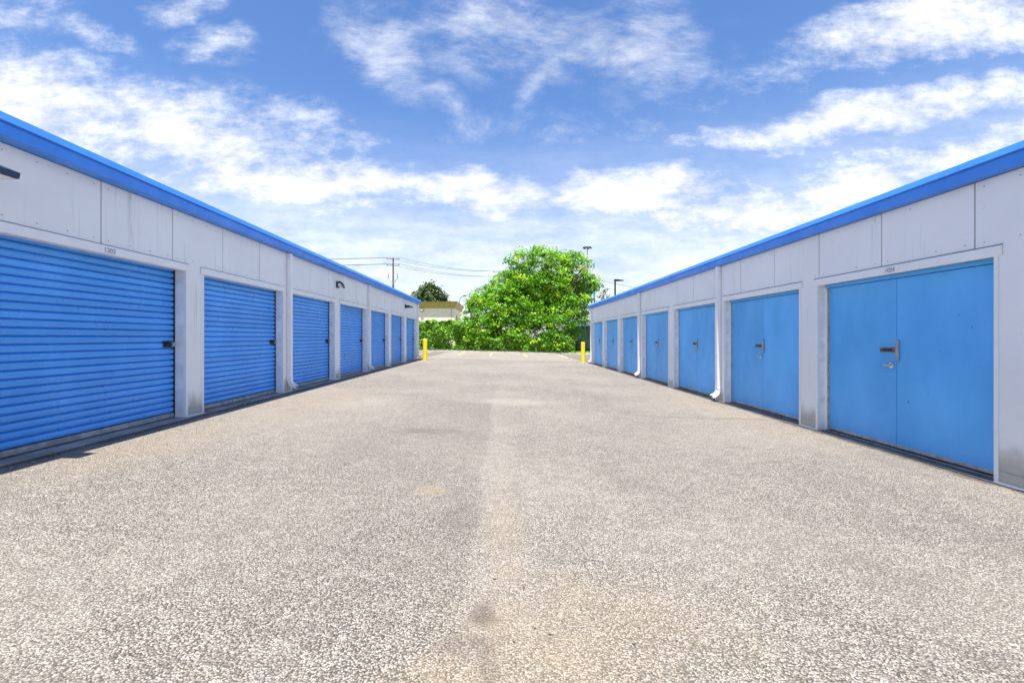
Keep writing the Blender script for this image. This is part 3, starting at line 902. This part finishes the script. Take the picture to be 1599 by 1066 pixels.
def branch_tree(mb, base, top_pts, r0, trunk_h, lean=(0, 0)):
    b = Vector(base); f = b + Vector((lean[0], lean[1], trunk_h))
    mid = b.lerp(f, 0.5) + Vector((0.06, 0, 0))
    mb.tube([b - Vector((0, 0, 0.2)), b + Vector((0, 0, 0.15)), mid, f], [r0 * 1.5, r0 * 1.15, r0 * 0.9, r0 * 0.8], 10)
    return f
def limbs(mb, f, tips, r):
    for t_ in tips:
        t_ = Vector(t_)
        st = f - Vector((0, 0, random.uniform(0.0, 0.8)))
        a = st.lerp(t_, 0.35) + Vector((random.uniform(-.3, .3), random.uniform(-.3, .3), random.uniform(0.0, 0.5)))
        c = st.lerp(t_, 0.7) + Vector((random.uniform(-.3, .3), random.uniform(-.3, .3), random.uniform(-.1, 0.3)))
        mb.tube([st, a, c, t_], [r, r * 0.72, r * 0.42, r * 0.12], 7)
        for _ in range(4):
            k = random.uniform(0.4, 0.95); p = st.lerp(t_, k) if k < .6 else c.lerp(t_, (k - .6) / .4)
            e = p + Vector((random.uniform(-1.1, 1.1), random.uniform(-1.1, 1.1), random.uniform(0.1, 1.1)))
            mb.tube([p, p.lerp(e, .5) + Vector((0, 0, .1)), e], [r * 0.3, r * 0.2, r * 0.06], 5)

# --- the big maple over the hedge
TY = 43.2
def lobe(x, y, rpx, Y=TY, fy=0.9, fz=0.85):
    r = rpx / F * Y
    return (tuple(at(x, y, Y)), (r, r * fy, r * fz))
maple = empty('maple_tree', (at(862, 547, TY).x, TY, -0.15), 'large bright green leafy tree with a wide crown above the hedge', 'tree')
O = tuple(maple.location)
L1 = [lobe(*a) for a in ((818, 408, 20), (846, 403, 20), (875, 404, 19), (890, 408, 18), (834, 428, 28), (868, 428, 28), (898, 430, 22), (915, 438, 14),
      (928, 441, 11), (908, 416, 12), (786, 440, 17), (774, 450, 17), (757, 460, 16), (744, 474, 13), (802, 420, 14), (800, 446, 22), (890, 462, 17), (905, 472, 15), (906, 487, 12), (815, 450, 20), (862, 440, 24), (840, 445, 22), (920, 452, 13), (933, 445, 7), (922, 428, 9), (808, 440, 20), (850, 455, 30), (885, 452, 26), (912, 460, 15), (822, 462, 28), (795, 462, 18), (790, 430, 10), (798, 404, 9),
      (865, 482, 28), (895, 482, 20), (838, 490, 26), (905, 498, 11), (875, 508, 22), (848, 515, 20), (892, 520, 14))]
L1 = [(tuple(Vector(c) + Vector((0, random.uniform(-1.3, 1.6), 0))), r) for c, r in L1]
for yy_ in (440, 455, 470, 488, 506, 524, 539):
    for xx_ in range(800 if yy_ < 470 else 828, 900, 15):
        jx, jy = xx_ + random.uniform(-6, 6), yy_ + random.uniform(-6, 6)
        if random.random() < 0.86: L1.append(lobe(jx, min(jy, 541), random.uniform(8, 13), Y=random.uniform(40.0, 41.0) + (1.0 if yy_ < 480 else 0), fy=0.6))
C_, N_, S_, K_ = clumps(L1, 3.0, 0.27, 34, 0.135, GREENS, [.20, .28, .28, .12, .12], O, 0.55, 0.62)
link_mesh('crown', leaf_mesh('crown', C_, N_, S_, K_, M['leaf']), maple)
mb = MB()
f = branch_tree(mb, (O[0], TY, -0.15), None, 0.30, 3.6, (-0.2, 0))
mb.build('trunk', M['bark'], maple, O, smooth=True)
mb = MB()
limbs(mb, f, [tuple(c) for c, r in L1[:15]], 0.16)
mb.build('limb', M['bark'], maple, O, smooth=True)
# --- the lower spreading tree on its left
box_t = empty('boxelder_tree', (at(778, 547, TY).x, TY - 0.6, -0.1), 'low bushy green tree spreading left of the large tree', 'tree')
O = tuple(box_t.location)
L2 = [lobe(*a, Y=TY - 0.6) for a in ((775, 462, 16), (752, 470, 16), (790, 480, 26), (765, 490, 26), (742, 492, 18), (735, 475, 8), (785, 512, 28), (755, 518, 24),
      (735, 520, 15), (812, 500, 24), (815, 528, 20), (780, 538, 20), (728, 500, 9))]
L2 = [(tuple(Vector(c) + Vector((0, random.uniform(-1.2, 0.8), 0))), r) for c, r in L2]
for yy_ in (478, 495, 511, 526, 540):
    for xx_ in range(738 - max(0, yy_ - 490) // 8, 832, 15):
        jx, jy = xx_ + random.uniform(-6, 6), yy_ + random.uniform(-6, 6)
        if random.random() < 0.86: L2.append(lobe(jx, min(jy, 541), random.uniform(8, 13), Y=random.uniform(40.0, 41.0), fy=0.6))
C_, N_, S_, K_ = clumps(L2, 3.0, 0.26, 34, 0.135, GREENS, [.18, .28, .28, .16, .10], O, 0.6, 0.65)
link_mesh('crown', leaf_mesh('crown', C_, N_, S_, K_, M['leaf']), box_t)
mb = MB(); f = branch_tree(mb, (O[0], TY - 0.6, -0.1), None, 0.16, 1.9)
mb.build('trunk', M['bark'], box_t, O, smooth=True)
mb = MB(); limbs(mb, f, [tuple(c) for c, r in L2[:8]], 0.09)
mb.build('limb', M['bark'], box_t, O, smooth=True)

# --- ivy hedge grown over a chain-link fence
HY = 40.5
hx0, hx1 = -12.0, 6.2
hedge = empty('hedge', (-4.9, HY, 0.0), 'dense green ivy hedge behind the kerb at the end of the lane', 'hedge')
O = tuple(hedge.location)
n = 42000
hx = rng.uniform(hx0, hx1, n)
front_ = rng.random(n) < 0.72
wob = 0.16 * np.sin(hx * 2.1) + 0.12 * np.sin(hx * 5.3 + 1) + 0.1 * np.sin(hx * 0.7)
hz_top = np.where(hx > -2.8, 1.45 + 0.3 * np.sin(hx * 1.7), 2.52) + 0.07 * np.sin(hx * 3.7) + 0.05 * np.sin(hx * 9.1)
zz = np.where(front_, rng.uniform(0.02, 1.0, n) ** 0.9 * hz_top, hz_top + rng.normal(size=n) * 0.05)
yy = np.where(front_, HY - 0.35 + wob * np.sin(zz * 2.4 + hx) + rng.normal(size=n) * 0.09, HY + rng.uniform(-0.4, 0.4, n))
holes = (np.sin(hx * 1.9 + 0.6) * np.sin(zz * 2.7 + hx * 0.8) > 0.80) & (zz < 1.2) & (rng.random(n) < 0.8)
keep = ~holes
C_ = np.stack([hx, yy, zz + np.array([gz(v) for v in hx]) + 0.05], 1)[keep] - np.array(O)
n = len(C_)
N_ = np.where(front_[keep][:, None], np.array([0, -0.75, 0.45]), np.array([0, -0.1, 1.0])) + rng.normal(size=(n, 3)) * 0.5
K_ = GREENS[rng.choice(5, n, p=[.22, .34, .24, .08, .12])] * rng.uniform(0.7, 1.25, (n, 1))
link_mesh('foliage', leaf_mesh('foliage', C_, N_, rng.uniform(0.09, 0.16, n), K_, M['leaf'], 1.3), hedge)
mb = MB()
for i in range(9):
    x = hx0 + 0.5 + i * 2.1
    mb.tube([(x, HY, gz(x)), (x, HY, gz(x) + (2.2 if x < -3 else 1.3))], 0.03, 6)
mb.tube([(hx0, HY, 2.15), (XL, HY, 2.15), (-3.0, HY, 2.1)], 0.022, 6)
mb.build('fence_frame', M['dull_steel'], hedge, O)
mb = MB()
for i in range(60):
    x = random.uniform(hx0, hx1); p = Vector((x, HY + random.uniform(-.2, .25), gz(x)))
    e = p + Vector((random.uniform(-.7, .7), random.uniform(-.2, .1), random.uniform(1.0, 2.2)))
    mb.tube([p, p.lerp(e, .5) + Vector((random.uniform(-.15, .15), 0, 0)), e], [0.025, 0.018, 0.008], 5)
mb.build('stems', M['bark'], hedge, O)
# --- low weeds along the kerb
n = 9000
gx = rng.uniform(-16, 16, n); gy = KY + 0.22 + np.abs(rng.normal(size=n)) * np.where(gx > 5.5, 1.4, 0.25)
tall = rng.uniform(0.03, 0.14, n) * np.where(gx > 5.5, 0.8, 1.0)
C_ = np.stack([gx, gy, np.array([gz(v) for v in gx]) + 0.07 + tall], 1)
N_ = np.array([0, -1.0, 0.25]) + rng.normal(size=(n, 3)) * 0.4
K_ = np.where((gx > 5.5)[:, None], np.array([0.25, 0.50, 0.03]), np.array([0.07, 0.16, 0.02])) * rng.uniform(0.6, 1.3, (n, 1))
g = link_mesh('grass', leaf_mesh('grass', C_, N_, rng.uniform(0.05, 0.11, n), K_, M['leaf'], 2.2))
tag(g, 'low grass and weeds along the kerb', 'grass', kind='stuff')

# --- dark conifer behind the beige office
def far_tree(name, label, base, lobes, cols, wts, dens, cr, lv, sz, mat, trunk_r, trunk_h, flat=0.6):
    root = empty(name, base, label, 'tree'); O = tuple(base)
    C_, N_, S_, K_ = clumps(lobes, dens, cr, lv, sz, cols, wts, O, flat, 0.5)
    link_mesh('crown', leaf_mesh('crown', C_, N_, S_, K_, mat), root)
    mb = MB(); f = branch_tree(mb, base, None, trunk_r, trunk_h)
    mb.build('trunk', M['bark'], root, O, smooth=True)
    mb = MB(); limbs(mb, f, [tuple(c) for c, r in lobes[:10]], trunk_r * 0.5)
    mb.build('limb', M['bark'], root, O, smooth=True)
Yc = 76.0
DARK = np.array([(0.055, 0.105, 0.035), (0.10, 0.165, 0.05), (0.17, 0.23, 0.08)])
far_tree('pine_tree', 'dark green conical tree rising behind the beige office roof', tuple(Vector((at(671, 0, Yc).x, Yc, -0.1))),
         [lobe(*a, Y=Yc) for a in ((671, 447, 7), (665, 453, 9), (678, 455, 9), (657, 462, 9), (671, 464, 13), (685, 463, 9), (651, 470, 8), (690, 472, 8), (662, 476, 14), (680, 478, 14))],
         DARK, [.35, .4, .25], 2.2, 0.42, 24, 0.30, M['needle'], 0.28, 4.5)
Ys = 56.0
far_tree('young_tree', 'thin young tree with sparse pale leaves peeking over the swing door building', tuple(Vector((at(943, 0, Ys).x, Ys, -0.25))),
         [lobe(*a, Y=Ys) for a in ((943, 455, 5), (938, 463, 6), (949, 463, 6), (930, 470, 6), (944, 472, 8))],
         np.array([(0.12, 0.20, 0.05), (0.18, 0.26, 0.08)]), [.5, .5], 1.3, 0.25, 10, 0.2, M['leaf'], 0.07, 3.5)

# ------------------------------------------------------------------ background buildings
Yo = 55.0
xo = at(709.7, 0, Yo).x
ZF = at(0, 481, Yo).z; ZG = at(0, 471.3, Yo - 0.4).z
office = empty('office_building', (xo - 9, Yo, -0.03), 'low cream brick building with flared olive fascia behind the hedge', 'building')
O = tuple(office.location)
mb = MB(); mb.box(xo - 22, xo, Yo, Yo + 9, -0.03, ZF)
mb.build('wall', M['cream'], office, O)
mb = MB()
for a, b in ((xo - 22.4, xo - 9.0), (xo - 8.98, xo - 4.52), (xo - 4.5, xo + 0.32)):
    lastx = b > xo
    mb2 = MB()
    r0 = 0.0 if not lastx else 0.02
    # flared front board
    bx = xo + 0.02 if lastx else b
    mb2.add([(a, Yo - 0.02, ZF - 0.02), (bx, Yo - 0.02, ZF - 0.02), (b, Yo - 0.42, ZG), (a, Yo - 0.42, ZG), (a, Yo + 0.1, ZF - 0.02), (bx, Yo + 0.1, ZF - 0.02), (b, Yo + 0.1, ZG), (a, Yo + 0.1, ZG)],
            [(0,1,2,3), (4,7,6,5), (0,4,5,1), (3,2,6,7), (1,5,6,2), (0,3,7,4)])
    mb2.build('fascia_panel', M['olive'], office, O)
mb = MB()
mb.add([(xo + 0.02, Yo + 0.11, ZF - 0.02), (xo + 0.02, Yo + 9.2, ZF - 0.02), (xo + 0.32, Yo + 9.4, ZG), (xo + 0.32, Yo + 0.11, ZG), (xo - 0.2, Yo + 0.11, ZF - 0.02), (xo - 0.2, Yo + 9.2, ZF - 0.02), (xo - 0.2, Yo + 9.4, ZG), (xo - 0.2, Yo + 0.11, ZG)],
       [(0,1,2,3), (4,7,6,5), (0,4,5,1), (3,2,6,7), (1,5,6,2), (0,3,7,4)])
mb.build('fascia_panel', M['olive'], office, O)
mb = MB(); mb.box(xo - 22.4, xo + 0.36, Yo - 0.46, Yo + 9.4, ZG + 0.002, ZG + 0.06)
mb.build('roof', M['bronze'], office, O)
mb = MB(); mb.box(xo - 0.4, xo - 0.36, Yo - 0.03, Yo - 0.002, 0, ZF - 0.03)
mb.build('downpipe', M['bronze'], office, O)
for yw in (2.2, 5.2):
    mb = MB(); mb.box(xo + 0.003, xo + 0.02, Yo + yw, Yo + yw + 1.1, 2.2, 4.0)
    mb.build('window', M['dark'], office, O)
pl = at(659, 484, Yo)
lt = empty('wall_lamp', (pl.x, Yo, pl.z), 'small boxy wall lamp under the olive fascia of the cream building', 'light')
O = tuple(lt.location)
mb = MB(); mb.box(pl.x - 0.17, pl.x + 0.17, Yo - 0.28, Yo - 0.03, pl.z - 0.12, pl.z + 0.14); mb.build('housing', M['bronze'], lt, O, bevel=0.02)
mb = MB(); mb.box(pl.x - 0.13, pl.x + 0.13, Yo - 0.30, Yo - 0.281, pl.z - 0.08, pl.z + 0.06); mb.build('lens', M['lens'], lt, O)

# dark green steel shed on the right
Yd = 47.0
xs0, xs1 = at(891, 0, Yd).x, 15.0
zt = at(0, 507.5, Yd).z
shed = empty('steel_shed', (11, Yd, ZR), 'dark green ribbed steel shed with blue edge beyond the right bollard', 'shed')
O = tuple(shed.location)
mb = MB(); mb.box(xs0, xs1, Yd + 0.04, Yd + 4, ZR - 0.03, zt - 0.01)
mb.build('body', M['green_metal'], shed, O)
x = xs0 + 0.01
while x < xs1 - 0.3:
    mb = MB()
    mb.add([(x, Yd + 0.039, ZR), (x + 0.05, Yd - 0.02, ZR), (x + 0.20, Yd - 0.02, ZR), (x + 0.25, Yd + 0.039, ZR), (x, Yd + 0.039, zt - 0.12), (x + 0.05, Yd - 0.02, zt - 0.12), (x + 0.20, Yd - 0.02, zt - 0.12), (x + 0.25, Yd + 0.039, zt - 0.12)],
           [(0,1,5,4), (1,2,6,5), (2,3,7,6), (4,5,6,7)])
    mb.build('rib', M['green_metal'], shed, O); x += 0.34
mb = MB(); mb.box(xs0 - 0.05, xs1, Yd - 0.05, Yd + 4.05, zt - 0.1, zt)
mb.build('roof_edge', M['blue_fascia'], shed, O)
mb = MB(); mb.box(xs0, xs1, Yd - 0.045, Yd + 0.03, ZR + 0.25, ZR + 0.33)
mb.build('sill_rail', M['dark'], shed, O)
# pale warehouse far right
Yw = 82.0
wx = at(897, 0, Yw).x
wh = empty('warehouse', (wx + 14, Yw, -0.28), 'pale white warehouse glimpsed between the large tree and the swing door building', 'building')
O = tuple(wh.location)
zt = at(0, 479, Yw).z
mb = MB(); mb.box(wx, wx + 30, Yw, Yw + 20, -0.28, zt); mb.build('wall', M['white_far'], wh, O)
mb = MB(); mb.box(wx - 0.1, wx + 30.1, Yw - 0.1, Yw + 20, zt + 0.002, zt + 0.25); mb.build('roof_edge', M['galv'], wh, O)
for i in range(5):
    mb = MB(); mb.box(wx + 1.0 + i * 5.5, wx + 3.5 + i * 5.5, Yw - 0.02, Yw - 0.002, 3.2, 4.2); mb.build('window', M['galv'], wh, O)

# ------------------------------------------------------------------ poles, lamps and wires
def utility_pole(X, Y, h, label):
    root = empty('utility_pole', (X, Y, -0.05), label, 'utility pole')
    O = tuple(root.location)
    mb = MB(); mb.tube([(X, Y, -0.05), (X, Y, h)], [0.16, 0.10], 10); mb.build('pole', M['pole_wood'], root, O)
    mb = MB()
    for dz_ in (0.12, 0.95):
        mb.box(X - 0.85, X + 0.85, Y - 0.12, Y - 0.06, h - dz_ - 0.04, h - dz_ + 0.02)
    mb.build('crossarm', M['pole_wood'], root, O)
    for dz_ in (0.12, 0.95):
        for q in (-0.75, 0.75):
            mb = MB(); mb.tube([(X + q, Y - 0.1, h - dz_ + 0.02), (X + q, Y - 0.1, h - dz_ + 0.10), (X + q, Y - 0.1, h - dz_ + 0.20)], [0.05, 0.075, 0.04], 8)
            mb.build('insulator', M['dull_steel'], root, O)
    mb = MB()
    for q in (-1, 1):
        mb.tube([(X, Y - 0.2, h - 3.35), (X + q * 0.45, Y - 0.2, h - 2.85), (X + q * 0.62, Y - 0.2, h - 2.6)], 0.035, 6)
        mb.tube([(X + q * 0.62, Y - 0.2, h - 2.6), (X + q * 0.55, Y - 0.2, h - 2.05)], [0.07, 0.06], 6)
    mb.build('cutout_bracket', M['dull_steel'], root, O)
    return root
P1 = at(614, 403, 60.0); P2 = at(779, 424, 72.0); P0 = Vector((-52, 60, P1.z))
utility_pole(P1.x, 60.0, P1.z, 'tall wooden utility pole behind the roller door building')
utility_pole(P2.x, 72.0, P2.z, 'wooden utility pole half hidden by the large tree')
def wire(name, a, b, sag, label, r=0.018):
    a, b = Vector(a), Vector(b)
    pts = [tuple(a.lerp(b, i / 16) - Vector((0, 0, sag * 4 * (i / 16) * (1 - i / 16)))) for i in range(17)]
    mb = MB(); mb.tube(pts, r, 5)
    o = mb.build(name, M['wire'], None, tuple(a), smooth=True)
    tag(o, label, 'wire', 'overhead wires')
for i, (q, dz_) in enumerate(((-0.75, 0.12), (0.75, 0.12), (-0.75, 0.95), (0.75, 0.95))):
    nm = ('upper overhead wire', 'lower overhead wire')[i // 2]; wh_ = ('outer', 'inner')[i % 2]
    wire('overhead_wire', (P1.x + q, 59.9, P1.z - dz_ + 0.2), (P2.x + q, 71.9, P2.z - dz_ + 0.2), 0.55, f'{wh_} {nm} running from the tall pole towards the large tree')
    wire('overhead_wire', (P0.x + q, 59.9, P0.z - dz_ + 0.2), (P1.x + q, 59.9, P1.z - dz_ + 0.2), 0.35, f'{wh_} {nm} running left from the tall pole over the blue roof')
a = at(895, 428, 60); b = at(1060, 462, 60)
wire('overhead_wire', a, b, 0.12, 'upper thin wire from the large tree behind the black parking lamp')
a = at(900, 440, 60); b = at(1060, 470, 60)
wire('overhead_wire', a, b, 0.12, 'lower thin wire from the large tree behind the black parking lamp')

def lamp_pole(name, x, ytop, Y, r, label, head):
    p = at(x, ytop, Y); X = p.x; h = p.z
    root = empty(name, (X, Y, -0.28), label, 'street lamp'); O = tuple(root.location)
    m = M['black_metal'] if head != 'blue' else M['blue_fascia']
    mb = MB(); mb.tube([(X, Y, -0.28), (X, Y, h)], [r * 1.15, r * 0.8], 8)
    mb.build('pole', m if head in ('box', 'blue') else M['dull_steel'], root, O)
    if head == 'box':
        mb = MB(); mb.prism([(X - 0.1, h - 0.02), (X + 0.25, h - 0.02), (X + 0.9, h - 0.10), (X + 0.9, h - 0.17), (X + 0.25, h - 0.22), (X - 0.1, h - 0.22)], Y - 0.2, Y + 0.2); mb.build('lamp_head', M['black_metal'], root, O)
    elif head == 'mast':
        mb = MB(); mb.tube([(X, Y, h - 0.35), (X, Y, h - 0.15), (X, Y, h + 0.05)], [0.4, 1.0, 0.35], 14); mb.build('lamp_ring', M['dull_steel'], root, O)
        for k in range(6):
            an = k * math.pi / 3; mb = MB(); c = (X + 0.95 * math.cos(an), Y + 0.95 * math.sin(an))
            mb.tube([(c[0], c[1], h - 0.5), (c[0], c[1], h - 0.12)], [0.28, 0.16], 8); mb.build('lamp_head', M['black_metal'], root, O)
    elif head == 'cobra':
        mb = MB(); mb.tube([(X, Y, h - 0.02), (X + 0.12, Y, h + 0.5), (X + 0.4, Y, h + 0.9), (X + 0.75, Y, h + 1.05)], [r * .8, r * .6, r * .5, r * .5], 7); mb.build('arm', M['dull_steel'], root, O)
        mb = MB(); mb.tube([(X + 0.6, Y, h + 1.03), (X + 0.9, Y, h + 1.10), (X + 1.35, Y, h + 1.0)], [0.1, 0.2, 0.06], 8); mb.build('lamp_head', M['dull_steel'], root, O)
    else:
        mb = MB(); mb.box(X - 0.12, X + 0.12, Y - 0.12, Y + 0.12, h + 0.002, h + 0.18); mb.build('cap', m, root, O)
lamp_pole('parking_lamp', 960.5, 436, 50.0, 0.11, 'black parking lamp with flat head behind the swing door building', 'box')
lamp_pole('high_mast_lamp', 917, 385, 120.0, 0.16, 'tall distant mast with a ring of lights above the large tree', 'mast')
lamp_pole('street_lamp', 717.5, 471, 80.0, 0.11, 'grey curved-arm street lamp beside the cream office roof', 'cobra')
lamp_pole('sign_post', 928.5, 449, 62.0, 0.10, 'thin blue post between the large tree and the swing door building', 'blue')

# ------------------------------------------------------------------ small litter on the asphalt
mb = MB()
def gpix(x, y):
    Y = 5.0
    for _ in range(8):
        X = (x - VX) / F * Y; Y = (CZ - gz(X)) * F / (y - VY)
    return X, Y
spots = [(735, 847), (773, 904), (603, 710), (477, 763), (338, 907), (246, 845), (907, 952), (859, 990), (836, 981), (1057, 1000), (112, 980), (23, 1008), (818, 917), (250, 840), (655, 778), (990, 1005), (760, 940), (1120, 700), (530, 690)]
for i in range(70):
    spots.append((random.uniform(0, 1599), random.uniform(600, 1060)))
for i, (x, y) in enumerate(spots):
    X, Y = gpix(x, y)
    if abs(X) > 4.4: continue
    r = random.uniform(0.006, 0.012) if i < 19 else random.uniform(0.004, 0.008)
    z = gz(X); k = random.randint(5, 7); a0 = random.uniform(0, 6)
    ring = [(X + r * random.uniform(.7, 1.4) * math.cos(a0 + 6.283 * j / k), Y + r * random.uniform(.6, 1.1) * math.sin(a0 + 6.283 * j / k), z) for j in range(k)]
    mb.add(ring + [(X, Y, z + r * 0.7)], [(j, (j+1) % k, k) for j in range(k)])
for i in range(420):
    rt = random.random() < 0.5
    X = (XR - 0.02 - abs(random.gauss(0, 0.07))) if rt else (XL + 0.07 + abs(random.gauss(0, 0.06)))
    Y = random.uniform(3.5, 25) if random.random() < 0.5 else random.uniform(3.5, 11)
    z = gz(X); r = random.uniform(0.005, 0.013); k = 5; a0 = random.uniform(0, 6)
    ring = [(X + r * random.uniform(.6, 1.4) * math.cos(a0 + 6.283 * j / k), Y + r * random.uniform(.6, 1.4) * math.sin(a0 + 6.283 * j / k), z) for j in range(k)]
    mb.add(ring + [(X, Y, z + r * 0.6)], [(j, (j+1) % k, k) for j in range(k)])
tag(mb.build('litter', simple('dark_litter', (0.05, 0.04, 0.03), 0.9), weld=False), 'tiny dark pebbles and leaf crumbs scattered on the asphalt', 'litter', kind='stuff')
